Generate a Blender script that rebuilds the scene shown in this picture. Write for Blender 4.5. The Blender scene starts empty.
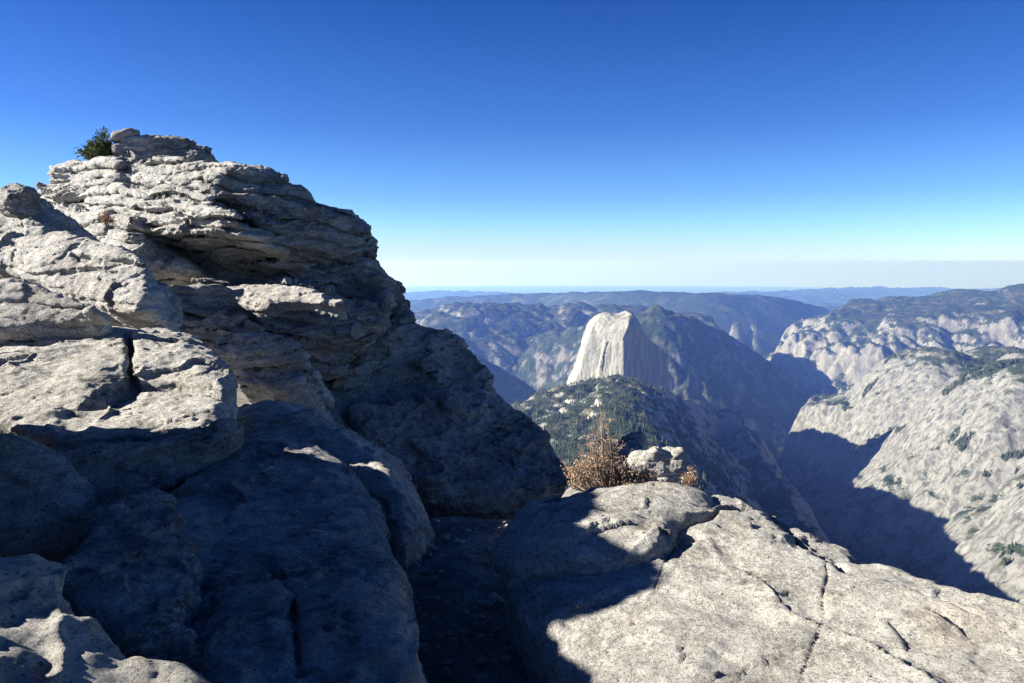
import bpy, math, random
import numpy as np
from mathutils import Vector

random.seed(7)
C = bpy.context.scene.collection
R = math.radians
F32 = np.float32

# ------------------------------------------------------------------ camera model
FPX = 800.0
LEVEL = 262.0                       # picture row that is level with the eye
PITCH = -math.atan((341.5 - LEVEL) / FPX)
_cp, _sp = math.cos(PITCH), math.sin(PITCH)


def ray(u, v):
    a = (u - 512.0) / FPX
    b = (341.5 - v) / FPX
    return np.array([a, _cp - b * _sp, _sp + b * _cp])


def P(u, v, y):
    """point seen at pixel (u,v) at forward distance y"""
    r = ray(u, v)
    return r * (y / r[1])


# ------------------------------------------------------------------ noise
def _hash(ix, iy, iz, seed):
    h = ix * np.uint32(374761393) + iy * np.uint32(668265263) + iz * np.uint32(2147483647 - 12345) + np.uint32((seed * 974634521) & 0xffffffff)
    h = (h ^ (h >> np.uint32(13))) * np.uint32(1274126177)
    h = h ^ (h >> np.uint32(16))
    return h


_rg = np.random.RandomState(3)
_G = _rg.normal(size=(256, 3)).astype(F32)
_G /= np.linalg.norm(_G, axis=1, keepdims=True)
_G *= 1.6


def perlin(x, y, z, seed=0):
    x = np.asarray(x, F32); y = np.asarray(y, F32); z = np.asarray(z, F32)
    fx = np.floor(x); fy = np.floor(y); fz = np.floor(z)
    ix = fx.astype(np.int32).astype(np.uint32); iy = fy.astype(np.int32).astype(np.uint32); iz = fz.astype(np.int32).astype(np.uint32)
    x = x - fx; y = y - fy; z = z - fz
    u = x * x * x * (x * (x * 6 - 15) + 10)
    v = y * y * y * (y * (y * 6 - 15) + 10)
    w = z * z * z * (z * (z * 6 - 15) + 10)
    out = 0
    with np.errstate(over='ignore'):
        for dx in (0, 1):
            for dy in (0, 1):
                for dz in (0, 1):
                    g = _G[_hash(ix + np.uint32(dx), iy + np.uint32(dy), iz + np.uint32(dz), seed) & np.uint32(255)]
                    d = g[..., 0] * (x - dx) + g[..., 1] * (y - dy) + g[..., 2] * (z - dz)
                    out = out + d * (u if dx else 1 - u) * (v if dy else 1 - v) * (w if dz else 1 - w)
    return out


def fbm(x, y, z, octv=4, seed=0, gain=0.5, lac=2.03):
    s = 0; a = 1.0; f = 1.0
    for k in range(octv):
        s = s + a * perlin(x * f, y * f, z * f, seed + k * 17)
        a *= gain; f *= lac
    return s


def ridged(x, y, z, octv=4, seed=0, gain=0.5):
    s = 0; a = 1.0; f = 1.0
    for k in range(octv):
        n = 1 - np.abs(perlin(x * f, y * f, z * f, seed + k * 31)) * 1.6
        s = s + a * n * n
        a *= gain; f *= 2.07
    return s


_J = _rg.uniform(0, 1, size=(256, 4)).astype(F32)


def fracture(Y, cell, step, tilt, crack, cw=.07, seed=0, warp=.35):
    """broken faces: every voronoi cell of the rock is pushed in or out and tipped a little, with joints between some of them"""
    c = np.array(cell, F32)
    q = (Y / c).astype(F32)
    for ax in range(3):
        q[:, ax] += warp * fbm(Y[:, 0] / c[0] * 1.3, Y[:, 1] / c[1] * 1.3, Y[:, 2] / c[2] * 1.3, 2, seed + 7 * ax)
    b = np.floor(q); bi = b.astype(np.int32)
    f1 = np.full(len(q), 9, F32); f2 = f1.copy(); val = np.zeros(len(q), F32); tl = np.zeros(len(q), F32)
    with np.errstate(over='ignore'):
        for dx in (-1, 0, 1):
            for dy in (-1, 0, 1):
                for dz in (-1, 0, 1):
                    h = _hash((bi[:, 0] + dx).astype(np.uint32), (bi[:, 1] + dy).astype(np.uint32), (bi[:, 2] + dz).astype(np.uint32), seed + 3) & np.uint32(255)
                    d = q - b - np.array([dx, dy, dz], F32) - _J[h, :3]
                    r = (d * d).sum(1)
                    m = r < f1
                    f2 = np.where(m, f1, np.minimum(f2, r)); f1 = np.where(m, r, f1)
                    val = np.where(m, _J[h, 3], val); tl = np.where(m, (_G[h] * d).sum(1), tl)
    e = np.sqrt(f2) - np.sqrt(f1)
    on = np.clip(perlin(Y[:, 0] / c[0] * .6, Y[:, 1] / c[1] * .6, Y[:, 2] / c[2] * .6, seed + 50) * 3 + .3, 0, 1)
    return (val - .5) * 2 * step + tl * tilt - crack * on * np.exp(-(e / cw) ** 2)


# ------------------------------------------------------------------ mesh helpers
def mesh_from(name, verts, faces, smooth=True, mats=(), mat_idx=None):
    me = bpy.data.meshes.new(name)
    verts = np.ascontiguousarray(verts, F32)
    faces = np.ascontiguousarray(faces, np.int32)
    n = faces.shape[1]
    me.vertices.add(len(verts)); me.vertices.foreach_set('co', verts.ravel())
    me.loops.add(faces.size); me.loops.foreach_set('vertex_index', faces.ravel())
    me.polygons.add(len(faces)); me.polygons.foreach_set('loop_start', np.arange(len(faces), dtype=np.int32) * n)
    if smooth:
        me.polygons.foreach_set('use_smooth', np.ones(len(faces), bool))
    for m in mats:
        me.materials.append(m)
    if mat_idx is not None:
        me.polygons.foreach_set('material_index', np.ascontiguousarray(mat_idx, np.int32))
    me.update(calc_edges=True)
    return me


def link(name, me, loc=(0, 0, 0), parent=None):
    o = bpy.data.objects.new(name, me)
    C.objects.link(o)
    o.location = loc
    if parent:
        o.parent = parent
    return o


def tag(o, label=None, cat=None, group=None, kind=None):
    if label: o['label'] = label
    if cat: o['category'] = cat
    if group: o['group'] = group
    if kind: o['kind'] = kind
    return o


def surface_nets(f, origin, steps):
    """f>0 outside. returns verts (local grid coordinates) and quads"""
    nx, ny, nz = f.shape
    s = f < 0
    corners = [(i, j, k) for i in (0, 1) for j in (0, 1) for k in (0, 1)]
    cnt = np.zeros((nx - 1, ny - 1, nz - 1), np.int8)
    for i, j, k in corners:
        cnt += s[i:nx - 1 + i, j:ny - 1 + j, k:nz - 1 + k]
    act = (cnt > 0) & (cnt < 8)
    idx = np.full(act.shape, -1, np.int32)
    ci, cj, ck = np.nonzero(act)
    idx[ci, cj, ck] = np.arange(len(ci))
    acc = np.zeros((len(ci), 3), F32); num = np.zeros(len(ci), F32)
    for a in range(3):
        for b in (0, 1):
            for c in (0, 1):
                p0 = [0, 0, 0]; p1 = [0, 0, 0]
                o = [q for q in range(3) if q != a]
                p0[o[0]] = b; p0[o[1]] = c; p1[o[0]] = b; p1[o[1]] = c; p1[a] = 1
                f0 = f[ci + p0[0], cj + p0[1], ck + p0[2]]
                f1 = f[ci + p1[0], cj + p1[1], ck + p1[2]]
                m = (f0 < 0) != (f1 < 0)
                t = np.where(m, f0 / np.where(m, f0 - f1, 1), 0)
                pos = np.tile(np.array(p0, F32), (len(ci), 1)); pos[:, a] += t
                acc += pos * m[:, None]; num += m
    v = np.stack([ci, cj, ck], 1) + acc / np.maximum(num, 1)[:, None]
    v = v * np.array(steps, F32) + np.array(origin, F32)
    quads = []
    for a in range(3):
        sl0 = [slice(None)] * 3; sl1 = [slice(None)] * 3
        sl0[a] = slice(0, -1); sl1[a] = slice(1, None)
        o = [q for q in range(3) if q != a]
        s0 = s[tuple(sl0)]; s1 = s[tuple(sl1)]
        e = np.argwhere(s0 != s1)
        e = e[(e[:, o[0]] > 0) & (e[:, o[1]] > 0) & (e[:, o[0]] < f.shape[o[0]] - 1) & (e[:, o[1]] < f.shape[o[1]] - 1)]
        if not len(e):
            continue
        flip = s0[e[:, 0], e[:, 1], e[:, 2]]
        q = []
        for (b, c) in ((0, 0), (-1, 0), (-1, -1), (0, -1)):
            ee = e.copy(); ee[:, o[0]] += b; ee[:, o[1]] += c
            q.append(idx[ee[:, 0], ee[:, 1], ee[:, 2]])
        q = np.stack(q, 1)
        if a == 1:
            flip = ~flip
        q[~flip] = q[~flip][:, ::-1]
        quads.append(q)
    return v, np.concatenate(quads)


def poly_sdf(poly, A, B):
    """signed distance (negative inside) of 2D points to a polygon"""
    poly = np.asarray(poly, float)
    d = np.full(A.shape, 1e18); ins = np.zeros(A.shape, bool)
    for i in range(len(poly)):
        x0, y0 = poly[i]; x1, y1 = poly[(i + 1) % len(poly)]
        ex, ey = x1 - x0, y1 - y0
        L = ex * ex + ey * ey + 1e-12
        t = np.clip(((A - x0) * ex + (B - y0) * ey) / L, 0, 1)
        d = np.minimum(d, (A - x0 - t * ex) ** 2 + (B - y0 - t * ey) ** 2)
        c = (y0 > B) != (y1 > B)
        if y0 != y1:
            ins ^= c & (A < (x1 - x0) * (B - y0) / (y1 - y0) + x0)
    d = np.sqrt(d)
    return np.where(ins, -d, d)


def line_dist(pts, A, B):
    d = np.full(A.shape, 1e18)
    for (x0, y0), (x1, y1) in zip(pts[:-1], pts[1:]):
        ex, ey = x1 - x0, y1 - y0
        t = np.clip(((A - x0) * ex + (B - y0) * ey) / (ex * ex + ey * ey + 1e-12), 0, 1)
        d = np.minimum(d, (A - x0 - t * ex) ** 2 + (B - y0 - t * ey) ** 2)
    return np.sqrt(d)


def chaikin(poly, n=2):
    p = np.asarray(poly, float)
    for _ in range(n):
        q = np.roll(p, -1, 0)
        p = np.stack([p * .78 + q * .22, p * .22 + q * .78], 1).reshape(-1, 2)
    return p


def smax(a, b, k):
    h = np.maximum(k - np.abs(a - b), 0) / k
    return np.maximum(a, b) + h * h * k * .25


def smin(a, b, k):
    return -smax(-a, -b, k)


class Frame:
    """a plane in the place: W points into the rock, U right, V up along the plane"""
    def __init__(s, O, W):
        s.O = np.asarray(O, float); s.W = np.asarray(W, float) / np.linalg.norm(W)
        up = np.array([0, 0, 1.0]) if abs(s.W[2]) < .85 else np.array([0, 1.0, 0])
        s.U = np.cross(s.W, up); s.U /= np.linalg.norm(s.U)
        s.V = np.cross(s.U, s.W)

    def px(s, u, v):
        r = ray(u, v); t = (s.O @ s.W) / (r @ s.W)
        q = r * t - s.O
        return q @ s.U, q @ s.V

    def world(s, p):
        return s.O + p[:, :1] * s.U + p[:, 1:2] * s.V + p[:, 2:3] * s.W


def front(u, v, D, yaw=0, lean=0):
    y, l = R(yaw), R(lean)
    return Frame(P(u, v, D), (math.sin(y) * math.cos(l), math.cos(y) * math.cos(l), -math.sin(l)))


def top(u, v, z, tx=0, ty=0):
    """near-horizontal plane through the point seen at (u,v) at height z; tx, ty: rise per metre to the right / away"""
    r = ray(u, v)
    return Frame(r * (z / r[2]), (tx, ty, -1.0))


ROCKS = 0


def build_rock(fr, prims, vox=.03, rough=.05, lam=.8, strata=.0, slam=.3, stilt=(0, 0), fine=.012, cracks=(), seed=0, facet=0.0, squash=1.0, maxvox=6.5e6, frac=(((.9, .9, .4), .013, .022, .022), ((.24, .24, .13), .004, .009, .004))):
    """prims: list of dicts poly (pixels), w0, w1, r (edge radius), dome, rd, taper, k (blend)"""
    allp = []
    for p in prims:
        p['p2'] = np.array([(u, v) if p.get('raw') else fr.px(u, v) for u, v in chaikin(p['poly'], p.get('sm', 1))])
        allp.append(p['p2'])
    ap = np.concatenate(allp)
    m = rough * 1.6 + strata * 1.2 + 3 * vox
    lo = ap.min(0) - m; hi = ap.max(0) + m
    w0 = min(p['w0'] for p in prims) - m; w1 = max(p['w1'] for p in prims) + m
    while (hi[0] - lo[0]) * (hi[1] - lo[1]) * (w1 - w0) / vox ** 3 > maxvox:
        vox *= 1.05
    na, nb, nw = [max(6, int((h - l) / vox) + 2) for l, h in ((lo[0], hi[0]), (lo[1], hi[1]), (w0, w1))]
    a = lo[0] + np.arange(na) * vox; b = lo[1] + np.arange(nb) * vox; w = (w0 + np.arange(nw) * vox).astype(F32)
    A, B = np.meshgrid(a, b, indexing='ij')
    f = None
    for p in prims:
        d2 = poly_sdf(p['p2'], A, B)
        wf = np.full(A.shape, p['w0'])
        if p.get('dome'):
            wf = wf + p['dome'] * (1 - np.clip(-d2 / p['rd'], 0, 1)) ** 2
        if p.get('tilt'):
            c = p['p2'].mean(0)
            wf = wf + p['tilt'][0] * (A - c[0]) + p['tilt'][1] * (B - c[1])
        if p.get('fn'):
            wf = wf + p['fn'](A, B, d2)
        d2 = d2.astype(F32)[:, :, None]; wf = wf.astype(F32)[:, :, None]
        W_ = w[None, None, :]
        q = smax(d2 + F32(p.get('taper', 0)) * np.maximum(W_ - wf, 0), smax(wf - W_, W_ - F32(p['w1']), p.get('r', .1)), p.get('r', .1))
        f = q if f is None else smin(f, q, p.get('k', .05))
    f = f.astype(F32)
    # coarse low-frequency displacement, interpolated up
    st = 3
    def coarse(n): return np.arange(0, n + st, st)
    ca, cb, cw = coarse(na), coarse(nb), coarse(nw)
    g = np.stack(np.meshgrid(lo[0] + ca * vox, lo[1] + cb * vox, w0 + cw * vox, indexing='ij'), -1).reshape(-1, 3)
    X = fr.world(g).astype(F32)
    sd = seed * 101
    n1 = fbm(X[:, 0] / lam, X[:, 1] / lam, X[:, 2] / (lam * squash), 3, sd)
    if facet:
        n1 = n1 + facet * (np.abs(perlin(X[:, 0] / lam * 1.3, X[:, 1] / lam * 1.3, X[:, 2] / lam * 1.3, sd + 5)) * 2 - .6)
    fields = [n1 * rough]
    if strata:
        warp = fbm(X[:, 0] / 1.6, X[:, 1] / 1.6, X[:, 2] / 1.2, 2, sd + 40) * 1.0
        fields.append((X[:, 2] + stilt[0] * X[:, 0] + stilt[1] * X[:, 1]) / slam + warp)
        fields.append(perlin(X[:, 0] / .9, X[:, 1] / .9, X[:, 2] / .5, sd + 60))
    def up(c):
        c = c.reshape(len(ca), len(cb), len(cw)).astype(F32)
        for ax, n in ((0, na), (1, nb), (2, nw)):
            t = np.arange(n) / st; i = t.astype(int); fr_ = (t - i).astype(F32)
            sh = [1, 1, 1]; sh[ax] = n; fr_ = fr_.reshape(sh)
            c = np.take(c, i, ax) * (1 - fr_) + np.take(c, np.minimum(i + 1, c.shape[ax] - 1), ax) * fr_
        return c
    f += up(fields[0])
    if strata:
        t = up(fields[1]); md = up(fields[2])
        k = np.floor(t); fc = t - k
        h = np.sin(k * 12.9898 + seed) * 43758.5453; h = h - np.floor(h)
        f -= F32(strata) * ((h - .5) * 1.5 * np.clip(.75 + md, 0, 1.3) + .9 * (1 - np.abs(2 * fc - 1) ** 6) - .7)
        t2 = t * 2.7 + md * .8; k2 = np.floor(t2); f2 = t2 - k2
        f += F32(strata * .45) * np.clip(md * 1.5 + .1, 0, 1) * (np.abs(2 * f2 - 1) ** 6)
    for cr in cracks:
        pts = np.array([fr.px(u, v) for u, v in cr['px']])
        ds = line_dist(pts, A, B) + .35 * cr['w'] * perlin(A / .12, B / .12, A * 0, sd + 9) + .7 * cr['w'] * perlin(A / .4, B / .4, A * 0, sd + 8)
        q = (F32(1) * (cr['w'] - ds)).astype(F32)[:, :, None]
        wl = (cr.get('d', .2) - (w - min(p['w0'] for p in prims)))[None, None, :]
        f = smax(f, np.minimum(q, wl), cr.get('k', .03))
    f[0] = f[-1] = 1; f[:, 0] = f[:, -1] = 1; f[:, :, 0] = f[:, :, -1] = 1
    v, q = surface_nets(f, (lo[0], lo[1], w0), (vox, vox, vox))
    X = fr.world(v)
    # vertex-level fine displacement along normals
    if fine:
        nrm = np.zeros_like(X)
        e1 = X[q[:, 2]] - X[q[:, 0]]; e2 = X[q[:, 3]] - X[q[:, 1]]
        fn = np.cross(e1, e2)
        for c in range(4):
            for ax in range(3):
                nrm[:, ax] += np.bincount(q[:, c], fn[:, ax], len(X))
        nrm /= np.linalg.norm(nrm, axis=1, keepdims=True) + 1e-12
        Y = X.astype(F32)
        s1 = max(.16, vox * 4)
        d = fbm(Y[:, 0] / s1, Y[:, 1] / s1, Y[:, 2] / (s1 * .6), 3, sd + 70) * fine
        d -= fine * 1.2 * np.clip(ridged(Y[:, 0] / .5, Y[:, 1] / .5, Y[:, 2] / .22, 2, sd + 80) - 1.05, 0, 1)
        for i, (cl, stp, tlt, crk) in enumerate(frac):
            d = d + fracture(Y, cl, stp, tlt, crk, seed=sd + 90 + 20 * i)
        X = X + nrm * d[:, None]
    return X, q


def orient_ok(X, q):
    p0 = X[q[:, 0]]; n = np.cross(X[q[:, 2]] - p0, X[q[:, 3]] - X[q[:, 1]])
    return float((n * (p0 - X.mean(0))).sum()) > 0


def rock(name, label, cat, fr, prims, mat, group=None, sid=None, **kw):
    global ROCKS
    if sid is None:
        ROCKS += 1; sid = ROCKS
    X, q = build_rock(fr, prims, seed=sid, **kw)
    if not orient_ok(X, q):
        q = q[:, ::-1]
    c = np.array([X[:, 0].mean(), X[:, 1].mean(), X[:, 2].min()])
    me = mesh_from(name, X - c, q, True, [mat])
    o = link(name, me, tuple(c))
    return tag(o, label, cat, group, 'thing')


def pr(poly, w0, w1, r=.12, **kw):
    return dict(poly=poly, w0=w0, w1=w1, r=r, **kw)


# ------------------------------------------------------------------ materials
def new_mat(name):
    m = bpy.data.materials.new(name); m.use_nodes = True
    nt = m.node_tree; nt.nodes.clear()
    out = nt.nodes.new('ShaderNodeOutputMaterial'); b = nt.nodes.new('ShaderNodeBsdfPrincipled')
    nt.links.new(b.outputs[0], out.inputs[0])
    b.inputs['Roughness'].default_value = .9
    b.inputs['Specular IOR Level'].default_value = .2
    return m, nt, b


class N:
    def __init__(s, nt): s.nt = nt
    def node(s, t, **kw):
        n = s.nt.nodes.new(t)
        for k, v in kw.items(): setattr(n, k, v)
        return n
    def put(s, sock, v):
        if isinstance(v, bpy.types.NodeSocket): s.nt.links.new(v, sock)
        else: sock.default_value = v
    def geo(s): return s.node('ShaderNodeNewGeometry')
    def obj(s): return s.node('ShaderNodeTexCoord').outputs['Object']
    def noise(s, vec, scale, detail=4, rough=.55, dist=0, w=None):
        n = s.node('ShaderNodeTexNoise')
        s.put(n.inputs['Vector'], vec); n.inputs['Scale'].default_value = scale; n.inputs['Detail'].default_value = detail
        n.inputs['Roughness'].default_value = rough; n.inputs['Distortion'].default_value = dist
        return n.outputs[0]
    def voro(s, vec, scale, feature='F1', rnd=1):
        n = s.node('ShaderNodeTexVoronoi', feature=feature)
        s.put(n.inputs['Vector'], vec); n.inputs['Scale'].default_value = scale; n.inputs['Randomness'].default_value = rnd
        return n.outputs[0]
    def math(s, op, a, b=0, c=0, clamp=False):
        n = s.node('ShaderNodeMath', operation=op, use_clamp=clamp)
        s.put(n.inputs[0], a); s.put(n.inputs[1], b); s.put(n.inputs[2], c)
        return n.outputs[0]
    def ramp(s, x, lo, hi, a=0, b=1):
        n = s.node('ShaderNodeMapRange', interpolation_type='SMOOTHSTEP')
        s.put(n.inputs[0], x); n.inputs[1].default_value = lo; n.inputs[2].default_value = hi; n.inputs[3].default_value = a; n.inputs[4].default_value = b
        return n.outputs[0]
    def mix(s, f, a, b, mode='MIX'):
        n = s.node('ShaderNodeMix', data_type='RGBA', blend_type=mode)
        s.put(n.inputs[0], f)
        s.put(n.inputs[6], (*a, 1) if isinstance(a, tuple) else a); s.put(n.inputs[7], (*b, 1) if isinstance(b, tuple) else b)
        return n.outputs[2]
    def scale(s, vec, sc):
        n = s.node('ShaderNodeMapping'); s.put(n.inputs[0], vec); n.inputs['Scale'].default_value = sc
        return n.outputs[0]
    def bump(s, h, strength, dist, normal=None):
        n = s.node('ShaderNodeBump'); s.put(n.inputs['Height'], h); n.inputs['Strength'].default_value = strength; n.inputs['Distance'].default_value = dist
        if normal: s.put(n.inputs['Normal'], normal)
        return n.outputs[0]


def granite(name, light=(.50, .475, .43), dark=(.33, .315, .29), lichen=.5, warm=.25, seedv=(0, 0, 0)):
    m, nt, b = new_mat(name); n = N(nt)
    g = n.geo().outputs['Position']
    mp = n.node('ShaderNodeMapping'); n.put(mp.inputs[0], g); mp.inputs['Location'].default_value = seedv
    p = mp.outputs[0]
    big = n.noise(p, 1.3, 6, .6)
    col = n.mix(n.ramp(big, .35, .65), dark, light)
    # crystals and mica
    sp = n.noise(p, 60, 3, .7)
    col = n.mix(n.ramp(sp, .38, .5, .55, 0), col, (.12, .115, .11))
    sp2 = n.noise(p, 34, 2, .6)
    col = n.mix(n.ramp(sp2, .55, .7, 0, .5), col, (.62, .59, .54))
    # warm iron stain
    st = n.noise(p, 2.1, 5, .65, .4)
    col = n.mix(n.ramp(st, .55, .75, 0, warm), col, (.42, .29, .17))
    # mottling at hand size
    mt = n.noise(p, 11, 5, .72)
    col = n.mix(n.ramp(mt, .36, .5, .32, 0), col, tuple(c * .55 for c in dark))
    # black and grey lichen, broken into flecks, mostly along bedding
    lz = n.scale(p, (1, 1, 2.4))
    l1 = n.noise(lz, 1.7, 7, .72, .3)
    l2 = n.noise(lz, 19, 4, .75)
    lm = n.math('MULTIPLY', n.ramp(l1, .48, .64), n.ramp(l2, .42, .55))
    col = n.mix(n.math('MULTIPLY', lm, lichen), col, (.04, .038, .035))
    fl = n.ramp(n.noise(p, 42, 3, .6), .63, .70)
    col = n.mix(n.math('MULTIPLY', fl, .75), col, (.07, .066, .06))
    b.inputs['Roughness'].default_value = .92
    nt.links.new(col, b.inputs['Base Color'])
    h1 = n.noise(n.scale(p, (1, 1, 1.7)), 6, 13, .8)
    h2 = n.voro(p, 38)
    h3 = n.noise(p, 80, 4, .75)
    h4 = n.math('ABSOLUTE', n.math('SUBTRACT', n.noise(n.scale(p, (1, 1, 2)), 3.2, 9, .72), .5))
    h = n.math('ADD', n.math('MULTIPLY', h1, 1.15), n.math('MULTIPLY', h2, .10))
    h = n.math('ADD', h, n.math('MULTIPLY', h3, .34))
    h = n.math('ADD', h, n.math('MULTIPLY', n.ramp(h4, 0, .035), .25))
    nt.links.new(n.bump(h, 1.0, .042), b.inputs['Normal'])
    return m


G_LIT = granite('granite_pale', (.60, .575, .52), (.45, .43, .385), .45, .18)  # brighter copy, mostly for sunlit rocks: sunlight put into the base colour
G_DARK = granite('granite_weathered_shade', (.49, .47, .43), (.31, .30, .275), .75, .12, (7, 3, 1))  # darker copy, mostly for shaded rocks: shade put into the colour, plus lichen
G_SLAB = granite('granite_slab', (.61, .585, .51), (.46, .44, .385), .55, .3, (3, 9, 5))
G_BLACK = granite('granite_black_lichen', (.25, .24, .225), (.12, .115, .11), .95, .25, (2, 14, 8))  # near-black base under the lichen; worn only by the core behind the gaps
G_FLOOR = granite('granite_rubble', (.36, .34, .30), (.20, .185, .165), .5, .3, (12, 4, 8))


def terrain_mat(name, rock=(.40, .385, .36), rock2=(.27, .26, .25), wood=(.030, .042, .024), brush=(.10, .095, .065), wood_lo=.55, wood_hi=.75, scale=1.0, streak=1.0, patch=.5, flat_w=1.6, bump=.7):
    """far slopes: bare granite where steep, conifer cover where flatter, broken by noise. scale in 1/metre of the patch noise"""
    m, nt, b = new_mat(name); n = N(nt)
    ge = n.geo(); p = ge.outputs['Position']
    sep = n.node('ShaderNodeSeparateXYZ'); n.put(sep.inputs[0], ge.outputs['Normal'])
    nz = sep.outputs[2]
    # steep rock streaks run down the wall
    pv = n.scale(p, (1, 1, .5))
    s1 = n.noise(pv, .022 * streak, 7, .7, .5)
    s2 = n.noise(p, .006, 6, .65, .6)
    rc = n.mix(n.ramp(s1, .35, .62), rock2, rock)
    rc = n.mix(n.ramp(s2, .5, .7, 0, .5), rc, tuple(c * .62 for c in rock))
    # tree cover
    t1 = n.noise(p, .0026 * scale, 8, .68, .4)
    t2 = n.noise(p, .035 * scale, 5, .8)
    fl = n.math('ADD', n.math('MULTIPLY', n.math('SUBTRACT', nz, .72), flat_w), n.math('MULTIPLY', n.math('SUBTRACT', t1, .5), 2.4 * patch + .6))
    cov = n.math('ADD', fl, n.math('MULTIPLY', n.math('SUBTRACT', t2, .5), 1.1))
    cm = n.ramp(cov, wood_lo - .6, wood_hi - .6)
    tv = n.noise(p, .06 * scale, 4, .8)
    wc = n.mix(n.ramp(tv, .4, .62), tuple(c * .55 for c in wood), tuple(c * 1.5 for c in wood))
    wc = n.mix(n.ramp(n.noise(p, .004 * scale, 5, .6), .5, .68, 0, .8), wc, brush)
    col = n.mix(cm, rc, wc)
    nt.links.new(col, b.inputs['Base Color'])
    b.inputs['Roughness'].default_value = 1; b.inputs['Specular IOR Level'].default_value = 0
    hb = n.math('ADD', n.math('MULTIPLY', n.noise(pv, .02 * streak, 8, .7), 1), n.math('MULTIPLY', tv, .35))
    nt.links.new(n.bump(hb, bump, 24 / streak), b.inputs['Normal'])
    return m
# ================================================================== the outcrop on the left
TOWER = dict(rough=.035, lam=.9, strata=.105, slam=.21, stilt=(.05, 0), fine=.014, facet=.3, vox=.019, frac=(((1.2, 1.2, .22), .03, .015, .08), ((.45, .45, .11), .010, .010, .022)))
T = 'layered slabs of the outcrop'
rock('summit_block', 'dark-sided flat-topped granite block crowning the layered outcrop', 'rock', front(150, 150, 14.4, -6, 8),
     [pr([(104, 160), (107, 142), (116, 131), (165, 130), (189, 132), (198, 145), (204, 162), (150, 166)], 0, 1.6, .15)], G_DARK, T, **dict(TOWER, slam=.24))
rock('granite_slab', 'small pale ledge left of the summit block, beneath the green shrub', 'rock', front(75, 175, 14.4, 24, 28),
     [pr([(38, 190), (52, 172), (60, 163), (80, 157), (118, 158), (124, 186), (80, 196)], 0, 1.8, .14)], G_LIT, T, **TOWER)
rock('granite_slab', 'broad pale slab directly under the summit block', 'rock', front(160, 170, 13.7, 30, 26),
     [pr([(101, 168), (112, 160), (150, 158), (200, 157), (238, 155), (250, 163), (212, 178), (190, 184), (120, 185)], 0, 2.2, .12)], G_LIT, T, **TOWER)
rock('granite_slab', 'rounded third layer of the outcrop, split on its right by a dark gap', 'rock', front(160, 185, 13.8, 34, 20),
     [pr([(106, 196), (113, 184), (150, 176), (190, 175), (204, 180), (206, 192), (190, 199), (140, 200)], 0, 2.2, .14)], G_LIT, T, **TOWER)
rock('granite_slab', 'long overhanging pale slab above the shaded recess', 'rock', front(160, 210, 13.0, 30, 24),
     [pr([(88, 212), (92, 200), (110, 192), (165, 191), (203, 195), (216, 206), (240, 217), (238, 227), (190, 230), (140, 228), (104, 224)], -.1, 2.4, .13)], G_LIT, T, **TOWER)
rock('granite_slab', 'stepped pale layers at the left flank of the outcrop, beside the dark cleft', 'rock', front(70, 205, 14.2, 36, 28),
     [pr([(38, 204), (42, 194), (54, 184), (90, 180), (112, 186), (106, 204), (104, 228), (100, 240), (82, 236), (68, 225), (52, 209)], 0, 2, .13)], G_LIT, T, **TOWER)
rock('granite_slab', 'pale wedge below the stepped left flank, above the long boulder', 'rock', front(100, 230, 13.4, 36, 26),
     [pr([(66, 236), (74, 226), (100, 216), (124, 226), (134, 240), (136, 262), (110, 262), (76, 250)], 0, 1.8, .2)], G_LIT, T, **TOWER)
# right shoulder, dark overhang with bright ledges
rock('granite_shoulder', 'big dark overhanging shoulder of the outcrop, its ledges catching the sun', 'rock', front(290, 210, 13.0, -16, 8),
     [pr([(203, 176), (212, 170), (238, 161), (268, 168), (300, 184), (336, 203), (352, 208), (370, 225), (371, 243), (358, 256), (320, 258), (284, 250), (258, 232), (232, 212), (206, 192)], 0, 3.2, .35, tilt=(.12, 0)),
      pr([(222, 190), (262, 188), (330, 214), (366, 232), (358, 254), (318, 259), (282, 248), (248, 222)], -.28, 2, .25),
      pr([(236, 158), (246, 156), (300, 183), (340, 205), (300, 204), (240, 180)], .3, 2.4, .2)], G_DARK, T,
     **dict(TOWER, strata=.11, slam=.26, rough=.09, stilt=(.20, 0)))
# recess
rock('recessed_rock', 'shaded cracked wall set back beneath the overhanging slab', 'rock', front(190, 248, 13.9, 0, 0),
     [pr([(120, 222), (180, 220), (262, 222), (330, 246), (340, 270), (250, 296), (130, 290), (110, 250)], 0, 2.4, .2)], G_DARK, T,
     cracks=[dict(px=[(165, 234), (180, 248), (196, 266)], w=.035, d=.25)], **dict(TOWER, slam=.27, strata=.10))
rock('small_boulder', 'small loose boulder with a lit cap in the shaded recess', 'rock', front(178, 265, 12.7, 0, 20),
     [pr([(154, 267), (163, 259), (178, 256), (190, 260), (200, 269), (188, 274), (166, 273)], 0, .5, .2)], G_LIT, vox=.018, rough=.03, lam=.5, fine=.01)
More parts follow.
